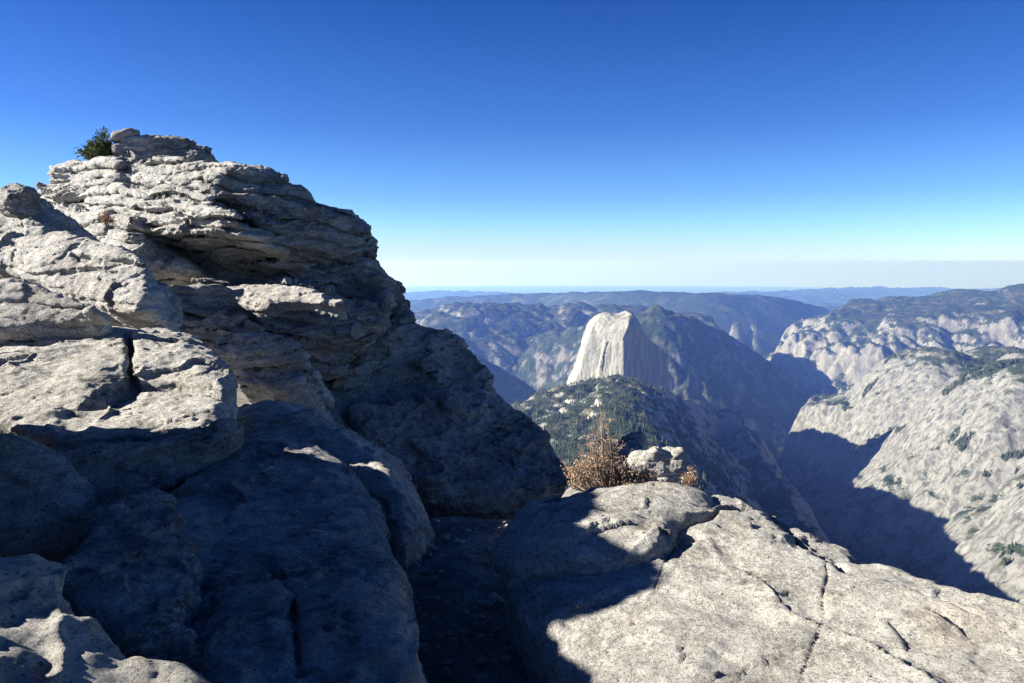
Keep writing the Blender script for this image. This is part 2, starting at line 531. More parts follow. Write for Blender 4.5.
# lower body
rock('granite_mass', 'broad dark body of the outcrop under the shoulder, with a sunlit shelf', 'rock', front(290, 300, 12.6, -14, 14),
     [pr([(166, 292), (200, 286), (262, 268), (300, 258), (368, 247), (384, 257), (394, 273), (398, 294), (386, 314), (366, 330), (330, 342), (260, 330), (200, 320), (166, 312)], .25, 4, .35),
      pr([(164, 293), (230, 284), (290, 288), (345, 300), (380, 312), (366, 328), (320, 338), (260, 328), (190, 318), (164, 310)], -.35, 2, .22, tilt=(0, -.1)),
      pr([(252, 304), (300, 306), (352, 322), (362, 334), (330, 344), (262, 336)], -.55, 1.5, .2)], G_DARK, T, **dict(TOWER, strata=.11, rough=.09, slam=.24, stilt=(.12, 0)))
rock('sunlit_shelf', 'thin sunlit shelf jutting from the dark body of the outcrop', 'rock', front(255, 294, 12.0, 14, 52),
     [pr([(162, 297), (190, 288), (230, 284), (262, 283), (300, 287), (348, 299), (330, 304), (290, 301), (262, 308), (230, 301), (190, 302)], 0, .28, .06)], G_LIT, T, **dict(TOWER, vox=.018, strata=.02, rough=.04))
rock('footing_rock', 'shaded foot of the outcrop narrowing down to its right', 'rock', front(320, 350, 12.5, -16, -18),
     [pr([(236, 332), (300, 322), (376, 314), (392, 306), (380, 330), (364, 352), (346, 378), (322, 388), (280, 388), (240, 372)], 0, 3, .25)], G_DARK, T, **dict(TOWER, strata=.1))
rock('granite_slab', 'shaded slab between the long boulder and the sunlit shelf', 'rock', front(190, 325, 11.6, 0, 25),
     [pr([(150, 308), (180, 304), (236, 312), (262, 326), (256, 345), (210, 345), (160, 330)], 0, 2, .2)], G_DARK, T, **TOWER)
# core that closes the gaps between the slabs
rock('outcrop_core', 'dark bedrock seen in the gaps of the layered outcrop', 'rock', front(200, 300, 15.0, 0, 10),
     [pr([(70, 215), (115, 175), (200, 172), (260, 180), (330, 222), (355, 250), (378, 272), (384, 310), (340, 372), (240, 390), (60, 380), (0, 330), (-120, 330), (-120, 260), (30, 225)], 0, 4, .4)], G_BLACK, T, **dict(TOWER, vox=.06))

# ================================================================== boulders on the left
rock('long_boulder', 'long pale boulder with a blunt shaded right end above a black gap', 'rock', front(90, 275, 9.0, 22, 42),
     [pr([(-60, 238), (0, 236), (40, 234), (62, 230), (100, 238), (124, 248), (144, 258), (150, 270), (146, 298), (136, 308), (116, 308), (88, 299), (60, 290), (30, 278), (0, 270), (-60, 262)], 0, .62, .14)], G_LIT,
     cracks=[dict(px=[(60, 272), (90, 268), (115, 272)], w=.02, d=.06), dict(px=[(16, 250), (13, 262)], w=.02, d=.06), dict(px=[(72, 255), (100, 262), (132, 261)], w=.022, d=.06)],
     vox=.016, rough=.03, lam=.7, strata=.03, slam=.22, fine=.016, facet=.25)
rock('edge_boulder', 'pale boulder with a dark round knob where the outcrop meets the sky', 'rock', front(15, 215, 10.6, 24, 34),
     [pr([(-80, 240), (-60, 205), (0, 201), (14, 192), (28, 190), (38, 198), (40, 210), (48, 226), (62, 242), (0, 256), (-80, 256)], 0, 1.6, .25)], G_LIT,
     vox=.025, rough=.07, lam=.7, strata=.05, slam=.25, fine=.016, facet=.4)
rock('dark_boulder', 'dark rounded knob of rock shaded against the sky', 'rock', front(24, 200, 10.45, -45, -8),
     [pr([(4, 206), (9, 193), (20, 188), (31, 190), (40, 197), (44, 212), (30, 222), (10, 218)], -.02, .6, .10)], G_DARK, vox=.014, rough=.05, lam=.3, fine=.012, facet=.6, strata=.03, slam=.15)  # the knob's shade is put into its colour by the darker granite
rock('flat_slab', 'flat pale slab wedged beneath the long boulder', 'rock', front(50, 302, 8.0, 0, 52),
     [pr([(-60, 278), (0, 279), (30, 282), (60, 293), (84, 301), (102, 310), (98, 318), (60, 322), (0, 330), (-60, 332)], 0, .55, .12)], G_LIT,
     vox=.02, rough=.035, lam=.6, strata=.03, slam=.16, fine=.014)
rock('loose_stone', 'small rounded grey stone wedged under the long boulder', 'rock', front(90, 311, 7.7, 0, 20),
     [pr([(80, 316), (83, 308), (92, 306), (100, 311), (101, 318), (90, 320)], 0, .22, .08)], G_LIT, vox=.009, rough=.02, lam=.2, fine=.006)
rock('ledge_rock', 'pale split rock standing right of the big boulder', 'rock', front(255, 345, 10.7, 20, 46),
     [pr([(210, 348), (224, 333), (258, 330), (286, 338), (301, 345), (299, 358), (270, 362), (230, 358)], 0, 1.2, .15),
      pr([(225, 356), (262, 354), (292, 360), (296, 372), (275, 386), (244, 378), (222, 366)], .12, 1.2, .14)], G_LIT,
     vox=.018, rough=.045, lam=.45, strata=.05, slam=.17, fine=.014, facet=.4)
# the big boulder: top plane rises away, front edge drops
BT = top(130, 386, -1.0, .03, .20)
rock('big_boulder', 'large cracked boulder with a sunlit top and shaded blocky front', 'rock', BT,
     [pr([(-90, 330), (0, 324), (60, 318), (150, 317), (195, 325), (222, 340), (233, 362), (226, 381), (196, 376), (150, 370), (128, 373), (116, 392), (60, 400), (0, 396), (-90, 396)], 0, .48, .10, dome=.12, rd=.45),
      pr([(40, 402), (62, 394), (118, 384), (130, 374), (170, 372), (222, 382), (226, 396), (214, 412), (206, 420), (150, 418), (100, 424), (58, 424)], .10, .5, .07, dome=.05, rd=.2),
      pr([(-90, 396), (0, 392), (60, 396), (60, 424), (36, 420), (0, 412), (-90, 410)], .08, .45, .10)], G_SLAB,
     cracks=[dict(px=[(128, 330), (131, 345), (130, 372)], w=.035, d=.2), dict(px=[(131, 372), (170, 371), (205, 379), (226, 386)], w=.02, d=.24), dict(px=[(100, 322), (106, 330), (98, 334)], w=.03, d=.08),
             dict(px=[(0, 352), (22, 351), (46, 352)], w=.015, d=.05), dict(px=[(60, 402), (100, 396), (116, 384)], w=.03, d=.22)],
     vox=.015, rough=.03, lam=.75, strata=.0, fine=.014, facet=.25)
rock('lower_boulder', 'shaded boulder at the left edge just below the big cracked boulder', 'rock', front(35, 480, 4.9, -12, 48),
     [pr([(-120, 428), (0, 429), (28, 432), (54, 445), (74, 458), (91, 478), (88, 500), (62, 520), (20, 545), (-30, 560), (-120, 575)], 0, .8, .16)], G_SLAB,
     vox=.014, rough=.025, lam=.6, strata=.0, fine=.012, facet=.3)
rock('undercut_slab', 'smooth brownish slab undercut beneath the big boulder', 'rock', front(150, 475, 5.3, -20, 34),
     [pr([(40, 452), (80, 447), (150, 444), (200, 432), (226, 414), (243, 421), (232, 440), (206, 462), (176, 484), (150, 496), (118, 510), (90, 525), (60, 540), (50, 500)], 0, 1.4, .08)], G_DARK,
     vox=.017, rough=.03, lam=.9, fine=.012, facet=.3)

# ================================================================== shaded rocks of the hollow
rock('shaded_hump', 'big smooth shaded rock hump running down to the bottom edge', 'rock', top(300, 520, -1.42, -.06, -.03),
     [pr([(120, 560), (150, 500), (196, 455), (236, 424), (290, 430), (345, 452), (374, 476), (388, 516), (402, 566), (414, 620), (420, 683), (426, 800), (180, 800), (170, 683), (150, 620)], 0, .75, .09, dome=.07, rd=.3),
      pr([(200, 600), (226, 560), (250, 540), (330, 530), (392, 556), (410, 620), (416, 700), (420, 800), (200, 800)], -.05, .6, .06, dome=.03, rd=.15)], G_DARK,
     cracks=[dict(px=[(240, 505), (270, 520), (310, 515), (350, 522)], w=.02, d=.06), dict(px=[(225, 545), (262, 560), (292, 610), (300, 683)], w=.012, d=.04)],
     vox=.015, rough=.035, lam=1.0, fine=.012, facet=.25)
rock('shaded_hump', 'rounded shaded hump whose crest carries a thin strip of sun', 'rock', top(330, 412, -1.5, -.12, .02),
     [pr([(215, 410), (236, 386), (262, 382), (300, 392), (345, 402), (384, 420), (412, 440), (432, 470), (440, 498), (404, 520), (376, 490), (340, 462), (280, 440), (220, 434)], 0, 1.0, .2, dome=.25, rd=.9)], G_SLAB,
     vox=.019, rough=.045, lam=1.0, fine=.014, facet=.3)
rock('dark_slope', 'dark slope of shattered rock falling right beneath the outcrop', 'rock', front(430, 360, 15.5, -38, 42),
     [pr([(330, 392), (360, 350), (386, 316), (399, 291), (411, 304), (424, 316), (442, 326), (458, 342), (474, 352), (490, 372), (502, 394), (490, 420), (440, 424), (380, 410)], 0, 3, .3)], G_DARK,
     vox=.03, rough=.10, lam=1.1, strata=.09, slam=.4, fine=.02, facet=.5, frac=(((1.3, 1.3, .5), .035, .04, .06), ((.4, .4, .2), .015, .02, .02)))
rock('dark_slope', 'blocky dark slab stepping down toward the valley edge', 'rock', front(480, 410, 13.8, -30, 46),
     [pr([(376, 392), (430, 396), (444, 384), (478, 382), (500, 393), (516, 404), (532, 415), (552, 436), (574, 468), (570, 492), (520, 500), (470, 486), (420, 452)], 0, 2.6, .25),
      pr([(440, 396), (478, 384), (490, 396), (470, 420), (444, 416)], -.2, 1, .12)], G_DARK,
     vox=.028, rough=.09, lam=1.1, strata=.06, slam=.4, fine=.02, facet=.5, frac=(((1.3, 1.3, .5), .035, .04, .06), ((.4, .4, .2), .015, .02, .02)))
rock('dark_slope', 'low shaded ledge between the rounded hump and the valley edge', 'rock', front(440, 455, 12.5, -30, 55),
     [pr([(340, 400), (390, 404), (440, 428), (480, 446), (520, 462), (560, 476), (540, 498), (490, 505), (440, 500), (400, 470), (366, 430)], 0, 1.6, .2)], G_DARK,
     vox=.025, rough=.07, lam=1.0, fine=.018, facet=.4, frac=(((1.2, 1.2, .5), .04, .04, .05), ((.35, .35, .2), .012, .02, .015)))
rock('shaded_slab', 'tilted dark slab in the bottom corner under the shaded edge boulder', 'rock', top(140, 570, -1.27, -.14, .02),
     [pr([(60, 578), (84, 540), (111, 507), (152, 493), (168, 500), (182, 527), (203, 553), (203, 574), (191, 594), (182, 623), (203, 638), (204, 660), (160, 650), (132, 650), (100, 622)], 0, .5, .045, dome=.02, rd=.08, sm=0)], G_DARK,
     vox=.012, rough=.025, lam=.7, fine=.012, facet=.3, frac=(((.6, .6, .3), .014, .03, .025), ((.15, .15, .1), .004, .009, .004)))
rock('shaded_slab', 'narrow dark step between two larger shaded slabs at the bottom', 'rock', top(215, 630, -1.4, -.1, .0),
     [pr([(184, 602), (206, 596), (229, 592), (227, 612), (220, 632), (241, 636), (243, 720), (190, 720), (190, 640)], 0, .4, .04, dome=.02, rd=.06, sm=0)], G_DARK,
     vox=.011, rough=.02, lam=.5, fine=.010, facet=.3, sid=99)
rock('shaded_slab', 'long dark slab with a sunlit crest at the bottom edge', 'rock', top(120, 640, -1.08, -.25, -.02),
     [pr([(-60, 562), (38, 557), (59, 571), (73, 588), (97, 618), (111, 626), (132, 645), (164, 647), (217, 682), (240, 800), (-60, 800)], 0, .6, .05, sm=0, dome=.02, rd=.08)], G_SLAB,
     vox=.013, rough=.03, lam=.6, fine=.012, facet=.3)
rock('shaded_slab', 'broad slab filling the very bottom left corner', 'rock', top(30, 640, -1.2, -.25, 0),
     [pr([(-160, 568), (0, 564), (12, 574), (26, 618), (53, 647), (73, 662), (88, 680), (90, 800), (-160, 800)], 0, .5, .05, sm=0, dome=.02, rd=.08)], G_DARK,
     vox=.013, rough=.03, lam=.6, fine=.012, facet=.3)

# ================================================================== sunlit slabs on the right
FR2 = top(700, 600, -1.52, .10, .0)
rock('sunlit_slab', 'wide sunlit pale slab crossed by a thin crack, nearest on the right', 'rock', FR2,
     [pr([(600, 760), (585, 700), (572, 672), (556, 650), (538, 622), (520, 590), (500, 560), (520, 545), (620, 530), (676, 512), (712, 488), (742, 497), (772, 514), (812, 548), (848, 558), (876, 556), (905, 562), (930, 571), (976, 582), (1030, 597), (1120, 628), (1130, 760)], 0, .5, .09, dome=.04, rd=.25)], G_SLAB,
     cracks=[dict(px=[(825, 560), (828, 580), (823, 600), (825, 618), (816, 640), (804, 662), (800, 690)], w=.0028, d=.035, k=.015), dict(px=[(752, 503), (780, 520), (812, 546), (846, 572)], w=.025, d=.12, k=.02), dict(px=[(905, 588), (950, 604), (985, 618)], w=.003, d=.02, k=.012), dict(px=[(655, 590), (668, 560), (664, 545)], w=.004, d=.02, k=.015)],
     vox=.0125, maxvox=1.4e7, rough=.03, lam=.8, fine=.010, facet=.3, frac=(((1.5, 1.5, .6), .006, .02, .012), ((.22, .22, .15), .003, .008, .002)))
rock('rim_flake', 'thin flake along the rim of the sunlit slab, streaked with rust', 'rock', FR2,
     [pr([(742, 496), (770, 506), (797, 518), (822, 526), (850, 533), (863, 546), (852, 562), (836, 562), (812, 545), (784, 526)], +.03, .3, .03, dome=.03, rd=.12)], G_DARK,
     vox=.011, rough=.02, lam=.25, fine=.012)
rock('capping_slab', 'rounded slab lying on the sunlit one, half in shadow', 'rock', top(600, 505, -1.40, .09, .0),
     [pr([(490, 524), (503, 506), (522, 489), (560, 478), (602, 472), (650, 469), (690, 469), (712, 478), (724, 490), (694, 504), (672, 510), (668, 525), (648, 535), (610, 545), (570, 550), (520, 548), (496, 538)], 0, .30, .08, dome=.09, rd=.5)], G_SLAB,
     cracks=[dict(px=[(604, 509), (640, 511), (668, 514), (692, 503)], w=.010, d=.05, k=.02)],
     vox=.013, rough=.03, lam=.6, fine=.010, facet=.3, frac=(((.9, .9, .5), .01, .03, .012), ((.22, .22, .15), .003, .008, .002)))
rock('small_slab', 'small lit chip of slab in the notch below the capping slab', 'rock', FR2,
     [pr([(618, 552), (640, 548), (650, 556), (648, 562), (628, 563), (610, 558)], -.04, .1, .04)], G_SLAB, vox=.008, rough=.015, lam=.15, fine=.006)
rock('perched_block', 'lichen-spotted block just beyond the capping slab', 'rock', front(660, 462, 8.6, -8, 20),
     [pr([(628, 480), (636, 460), (650, 450), (684, 448), (686, 458), (680, 480), (660, 492), (630, 492)], 0, .8, .1)], G_SLAB,
     vox=.014, rough=.05, lam=.3, strata=.03, slam=.16, fine=.018, facet=.5)
rock('perched_block', 'dark-sided tilted slab rising behind the rust-coloured shrub', 'rock', front(625, 445, 12.5, 15, 74),
     [pr([(604, 456), (612, 442), (628, 434), (645, 430), (646, 440), (640, 460), (610, 470)], 0, .9, .1)], G_SLAB,
     vox=.02, rough=.05, lam=.4, fine=.018, facet=.5)

# unseen rock added left of the frame, outline shaped to shade the hollow
rock('shade_rock', 'unseen granite block added beyond the left edge to shade the hollow', 'rock', Frame((-3.0, 2.2, 0), (-.956, -.291, 0)),
     [dict(poly=[(-1.5, -2), (-1.5, .02), (-.42, .02), (-.2, -.1), (-.14, -.44), (.1, -.44), (.18, -.1), (.8, .0), (1.2, .0), (1.38, .05), (1.52, .3), (1.75, .42), (2.1, .44), (2.6, .53), (3.0, .6), (3.8, .74), (3.9, -2)], raw=True, w0=0, w1=2.0, r=.2)], G_LIT,
     vox=.04, rough=.04, lam=.6, fine=.02)

# bedrock floor between the rocks: one sheet under the whole summit
def bedrock():
    xs = np.linspace(-16, 9, 250); ys = np.linspace(-7, 26, 330)
    X, Y = np.meshgrid(xs, ys, indexing='ij')
    Z = -2.02 - .02 * Y
    Z -= np.clip(Y - 6.3, 0, 99) * .34 * np.clip((X + 3) / 2, 0, 1)
    Z -= np.clip(X - 1.2 - np.clip(5.5 - Y, 0, 9) * .75, 0, 99) * .75
    Z += np.clip(-2.2 - X, 0, 99) * .16 * np.clip((9 - Y) / 3, 0.25, 1)
    # earth bank behind the capping slab, where the shrub is rooted
    bank = -2.09 - .21 * (Y - 7) - np.maximum(0, ((X - 1.25) / 1.0) ** 2 + ((Y - 7.9) / 1.9) ** 2 - .45) * 1.1
    Z = smax(Z, bank, .15)
    Z += fbm(X / .9, Y / .9, X * 0, 5, 300) * np.where(bank > Z - .3, .03, .10) + np.abs(perlin(X / .5, Y / .3, X * 0, 301)) * np.where(bank > Z - .3, .02, .06)
    v = np.stack([X, Y, Z], -1).reshape(-1, 3)
    i = np.arange(X.size).reshape(X.shape)
    q = np.stack([i[:-1, :-1], i[1:, :-1], i[1:, 1:], i[:-1, 1:]], -1).reshape(-1, 4)
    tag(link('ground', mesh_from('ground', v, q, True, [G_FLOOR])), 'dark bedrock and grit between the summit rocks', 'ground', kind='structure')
bedrock()


# grit and stones lying in the gully, past counting
def rubble():
    rng = np.random.RandomState(21)
    base = np.array([[0, 0, 1], [0, 0, -1], [1, 0, 0], [-1, 0, 0], [0, 1, 0], [0, -1, 0]], float)
    tri = np.array([[0, 2, 4], [0, 4, 3], [0, 3, 5], [0, 5, 2], [1, 4, 2], [1, 3, 4], [1, 5, 3], [1, 2, 5]])
    # one subdivision of an octahedron
    vs = [tuple(b) for b in base]; fs = []
    def mid(i, j):
        p = (np.array(vs[i]) + np.array(vs[j])); p /= np.linalg.norm(p); vs.append(tuple(p)); return len(vs) - 1
    for a, b, c in tri:
        ab, bc, ca = mid(a, b), mid(b, c), mid(c, a); fs += [(a, ab, ca), (ab, b, bc), (ca, bc, c), (ab, bc, ca)]
    V0 = np.array(vs); F0 = np.array(fs); VV = []; FF = []
    n = 0
    for k in range(2600):
        y = rng.uniform(2.6, 8.5); x = rng.uniform(-1.0, .9) * (.5 + y / 8) - .15
        z = -2.02 - .02 * y - max(y - 6.3, 0) * .34 * min(max((x + 3) / 2, 0), 1) - max(x - 1.2 - max(5.5 - y, 0) * .75, 0) * .75
        r = .007 + .03 * rng.uniform() ** 4
        d = V0 * (1 + .45 * perlin(V0[:, 0] * 1.1 + k * 7, V0[:, 1] * 1.1, V0[:, 2] * 1.1, 31)[:, None])
        d = d * np.array([rng.uniform(.8, 1.4), rng.uniform(.7, 1.2), rng.uniform(.45, .8)]) * r
        t = rng.uniform(0, 6.28); c, s_ = math.cos(t), math.sin(t)
        d = np.stack([d[:, 0] * c - d[:, 1] * s_, d[:, 0] * s_ + d[:, 1] * c, d[:, 2]], 1)
        VV.append(d + np.array([x, y, z + .05 + r * .3])); FF.append(F0 + n); n += len(V0)
    tag(link('rubble', mesh_from('rubble', np.concatenate(VV), np.concatenate(FF), False, [G_SLAB])), 'loose grit and small stones lying in the shaded gully', 'rubble', kind='stuff')
rubble()

# ================================================================== the far country (metres, true distances)
def seg_field(pts, X, Y):
    """distance to a 3D polyline in plan, height of the nearest point, side (+1 right of travel)"""
    d = np.full(X.shape, 1e18); z = np.zeros(X.shape); side = np.ones(X.shape)
    for a, b in zip(pts[:-1], pts[1:]):
        ex, ey = b[0] - a[0], b[1] - a[1]
        t = np.clip(((X - a[0]) * ex + (Y - a[1]) * ey) / (ex * ex + ey * ey), 0, 1)
        px, py = X - a[0] - t * ex, Y - a[1] - t * ey
        dd = px * px + py * py
        m = dd < d
        d = np.where(m, dd, d); z = np.where(m, a[2] + t * (b[2] - a[2]), z)
        side = np.where(m, np.sign(ex * (-py) + ey * px), side)
    return np.sqrt(d), z, side


def ridge(pts, right, left, X, Y, rnd=40):
    """right/left: lists of (distance, drop)"""
    pts = [p if isinstance(p, np.ndarray) else np.array(p, float) for p in pts]
    d, z, s = seg_field(pts, X, Y)
    d = np.sqrt(d * d + rnd * rnd) - rnd
    r = np.array(right, float); l = np.array(left, float)
    return z - np.where(s > 0, np.interp(d, r[:, 0], r[:, 1]), np.interp(d, l[:, 0], l[:, 1])) - np.maximum(d - 9000, 0)


def mesa(poly, prof, X, Y, warp=0, wl=400, seed=0):
    """plateau: heights of the polygon's points blended inside, a cliff profile outside"""
    poly = [np.array(p, float) for p in poly]
    if warp:
        X, Y = X + warp * fbm(X / wl, Y / wl, X * 0, 4, 900 + seed), Y + warp * fbm(X / wl, Y / wl, X * 0, 4, 930 + seed)
    w = 0; z = 0
    for p in poly:
        k = 1 / ((X - p[0]) ** 2 + (Y - p[1]) ** 2 + 100.) ** 1.5
        w = w + k; z = z + k * p[2]
    d = poly_sdf([p[:2] for p in poly], X, Y)
    pf = np.array(prof, float)
    return z / w - np.interp(np.maximum(d, 0), pf[:, 0], pf[:, 1])


def grid(x0, x1, y0, y1, st):
    return np.meshgrid(np.arange(x0, x1 + st, st), np.arange(y0, y1 + st, st), indexing='ij')


def rough_land(X, Y, Z, amp, L, gully, seed, Zs=None):
    n = fbm(X / L, Y / L, X * 0, 6, seed, .52) * amp
    g = ridged(X / (L * .7), Y / (L * .7), Z / (L * 1.6), 5, seed + 9, .55)
    return Z + n - (1.4 - g) * gully * -1 - gully * .9


FIELDS = {}
def land(name, label, cat, X, Y, Z, mat, cut=None):
    v = np.stack([X, Y, Z], -1).reshape(-1, 3)
    i = np.arange(X.size).reshape(X.shape)
    q = np.stack([i[:-1, :-1], i[1:, :-1], i[1:, 1:], i[:-1, 1:]], -1).reshape(-1, 4)
    if cut is not None:
        keep = (Z > cut).reshape(-1)
        q = q[keep[q].any(1)]
        used = np.unique(q); m = np.full(len(v), -1); m[used] = np.arange(len(used)); v = v[used]; q = m[q]
    o = link(name, mesh_from(name, v, q, True, [mat]))
    FIELDS[name] = (X, Y, Z)
    return tag(o, label, cat, kind='structure')


FLOOR = -1780.0
M_RIDGE = terrain_mat('ridge_ground', (.38, .36, .33), (.22, .21, .19), wood=(.035, .045, .025), brush=(.15, .13, .09), wood_lo=.62, wood_hi=.8, scale=2.2, streak=1.6)
M_WALL = terrain_mat('canyon_wall', (.215, .213, .20), (.075, .074, .07), wood_lo=.74, wood_hi=.84, scale=2.4, streak=1.5, flat_w=1.3, bump=.4)
M_NORTH = terrain_mat('north_rim', (.25, .24, .225), (.12, .117, .112), wood_lo=.50, wood_hi=.66, scale=1.5, streak=.8, flat_w=1.2)
M_SOUTH = terrain_mat('south_rim', (.20, .19, .18), (.11, .105, .10), wood_lo=.24, wood_hi=.5, scale=1.0, streak=.8, flat_w=1.3)
M_FAR = terrain_mat('far_hills', (.16, .155, .14), (.10, .10, .09), wood_lo=.2, wood_hi=.5, scale=.5, streak=.4)
M_VALLEY = terrain_mat('valley_floor', (.16, .13, .09), (.10, .09, .07), wood=(.028, .038, .022), brush=(.07, .06, .04), wood_lo=-.3, wood_hi=.3, scale=1.2, streak=.5)

# base sheet: the valley floor, sinking beyond the foothills and curving with the earth
def base_sheet():
    r = np.concatenate([[0], np.geomspace(400, 170000, 150)])
    a = np.linspace(0, 2 * np.pi, 361)
    Rr, A = np.meshgrid(r, a, indexing='ij')
    X, Y = Rr * np.sin(A), Rr * np.cos(A)
    s = np.clip((Rr - 20000) / 45000, 0, 1); s = s * s * (3 - 2 * s)
    Z = FLOOR - Rr ** 2 / (2 * 6.37e6) - 900 * s
    Z += fbm(X / 2600, Y / 2600, X * 0, 4, 500) * np.clip((Rr - 14000) / 12000, 0, 1) * 110 * (1 - .75 * s)
    Z += fbm(X / 300, Y / 300, X * 0, 3, 501) * 6
    land('valley', 'dark forested valley floor between the granite walls', 'valley', X, Y, Z, M_VALLEY)
base_sheet()

# the ridge running from the summit down to the big dome
def home_ridge():
    X, Y = grid(-2600, 1900, 24, 6500, 11)
    main = [(-30, -200, -40), (0, 40, -22), (40, 200, -95), (130, 600, -235), P(652, 486, 1100), P(645, 458, 1900), P(618, 404, 2900), P(621, 374, 3700), P(630, 384, 4250), P(612, 392, 4900), P(600, 410, 5400)]
    sub = [P(655, 386, 4500), P(690, 399, 4700), P(712, 413, 4850), P(727, 408, 4850), P(741, 417, 4750), P(749, 436, 4450), P(760, 455, 3900), P(781, 484, 3100), P(797, 518, 2700), P(815, 575, 2300), P(840, 680, 1900)]
    z1 = ridge(main, [(0, 0), (60, 20), (300, 190), (650, 520), (1100, 980), (2000, 1600)], [(0, 0), (350, 80), (900, 380), (1800, 900), (3000, 1500)], X, Y, 30)
    z2 = ridge(sub, [(0, 0), (80, 60), (500, 760), (1200, 1300)], [(0, 0), (200, 160), (600, 700), (1500, 1500)], X, Y, 15) if False else ridge(sub, [(0, 0), (200, 160), (600, 700), (1500, 1500)], [(0, 0), (80, 60), (500, 760), (1200, 1300)], X, Y, 15)
    back = [P(622, 345, 4950), P(634, 343, 5300), P(638, 348, 5750), P(628, 384, 6300)]  # hidden crest behind the dome, added to shadow the canyon wall
    z3 = ridge(back, [(0, 0), (50, 40), (260, 420), (900, 1100)], [(0, 0), (50, 40), (260, 420), (900, 1100)], X, Y, 15)
    Z = np.maximum(smax(z1, z2, 40), z3)
    k = np.clip((Y - 150) / 900, .03, 1)
    crest = np.maximum(z1, z2)
    Z = rough_land(X, Y, Z, 16 * k, 260, 26 * k, 520)
    Z = np.maximum(Z, FLOOR - 40)
    # the summit itself is built from rocks: keep this sheet under them
    Z = np.where(Y < 60, np.minimum(Z, -6 - Y * .35), Z)
    land('mountain_ridge', 'wooded ridge running down from the summit to the pale dome', 'ridge', X, Y, Z, M_RIDGE)
home_ridge()

def canyon_wall():
    X, Y = grid(700, 5200, -600, 6700, 13)
    a = mesa([P(806, 402, 5900), P(828, 403, 5700), P(848, 403, 5550), P(872, 399, 5450), P(900, 394, 5300), P(940, 388, 5150), P(985, 372, 5100), P(1030, 350, 5100), P(1150, 330, 5000), P(1300, 320, 5600), P(1040, 352, 6300), P(930, 362, 6300), P(835, 398, 6500)],
             [(0, 0), (30, 22), (80, 160), (150, 400), (260, 640), (600, 820), (2500, 1400)], X, Y, 22, 260, 1)
    b = mesa([P(950, 402, 4800), P(960, 402, 4600), P(985, 384, 4250), P(1030, 366, 3950), P(1150, 345, 3600), (1950, 2300, -560), (1950, 800, -560), (1950, -500, -500), (5000, -500, -300), (5000, 4500, -380), P(1120, 350, 4600), P(1000, 380, 4500)],
             [(0, 0), (120, 60), (330, 270), (700, 620), (1200, 1000), (2000, 1500), (3000, 1900)], X, Y, 70, 420, 2)
    for (u, v, D, rx, dr) in ((938, 347.5, 5500, 480, 300), (1010, 347, 5500, 420, 200), (865, 392, 5750, 230, 90), (1030, 362, 4150, 420, 230)):
        p = P(u, v, D); d = np.hypot(X - p[0], (Y - p[1]) * .75) / rx
        a = smax(a, np.where(d < 1.6, p[2] - dr * d ** 2.1, -9999), 25)
    Z = smax(a, b, 60)
    c = np.minimum(1, np.maximum(0, (-Z - 350) / 400))
    Z = rough_land(X, Y, Z, 22, 520, 12, 540)
    Z -= 16 * np.clip(1.2 - np.abs(fbm(X / 330 + Y / 700, Y / 260, X * 0, 4, 546)) * 9, 0, 1) * c
    # diagonal slabs and gullies
    t = (X * .55 - Y * .83) / 190 + fbm(X / 500, Y / 500, X * 0, 3, 541) * 1.4
    Z += (np.abs(2 * (t - np.floor(t)) - 1) - .5) * 8 * c
    Z = np.maximum(Z, -1500 - (Y - 1000) * .06 + fbm(X / 200, Y / 200, X * 0, 3, 543) * 12)
    land('canyon_slope', 'pale granite domes and slabs of the opposite canyon wall', 'canyon wall', X, Y, Z, M_WALL)
canyon_wall()

def north_rim():
    X, Y = grid(3000, 11500, 6900, 14500, 24)
    POLY = [P(837, 311, 11200), P(842, 320, 10800), P(868, 322, 10500), P(905, 315, 10300), P(950, 310, 10100), P(1000, 308, 9900), P(1060, 304, 9700), P(1250, 292, 9300), P(1250, 280, 10500), P(1040, 283, 11500), P(960, 290, 12000), P(900, 296, 12300), P(862, 299, 12200), P(845, 304, 12000)]
    a = mesa(POLY, [(0, 0), (100, 50), (350, 200), (650, 330), (850, 640), (1150, 900), (1700, 1300), (2600, 1700)], X, Y, 190, 800, 3)
    top_ = mesa(POLY, [(0, 0), (9e5, 0)], X, Y)
    k = np.clip((top_ - a) / 350, 0, 1)
    Z = rough_land(X, Y, a, 30 + 50 * k, 650, 30 + 120 * k, 560)
    Z += (ridged(X / 160, Y / 160, Z / 300, 3, 565) - 1) * (6 + 34 * k)
    Z = np.maximum(Z, FLOOR - 60)
    land('north_rim', 'far wall of pale cliffs under a wooded plateau on the right', 'cliffs', X, Y, Z, M_NORTH, FLOOR - 55)
north_rim()

def south_massif():
    X, Y = grid(-600, 4200, 5400, 10800, 18)
    pts = [P(560, 330, 9000), P(610, 318, 8600), P(640, 311, 8100), P(658, 309, 7900), P(682, 313, 8000), P(705, 325, 8200), P(735, 341, 8450), P(762, 361, 8700), P(785, 384, 8900), P(800, 402, 9000), P(822, 430, 9200)]
    Z = ridge(pts, [(0, 0), (150, 40), (400, 260), (800, 720), (1300, 1150), (2200, 1500)], [(0, 0), (500, 120), (1500, 600), (3000, 1500)], X, Y, 40)
    d = np.hypot(X - P(657, 306, 7950)[0], Y - 7950)
    Z = np.maximum(Z, P(657, 304.5, 7950)[2] - (d / 75) ** 2 * 26)
    Z = rough_land(X, Y, Z, 18, 300, 40, 580)
    Z = np.maximum(Z, FLOOR - 60)
    land('south_massif', 'blue-shadowed wooded mountain right of the pale dome', 'mountain', X, Y, Z, M_SOUTH, FLOOR - 55)
south_massif()

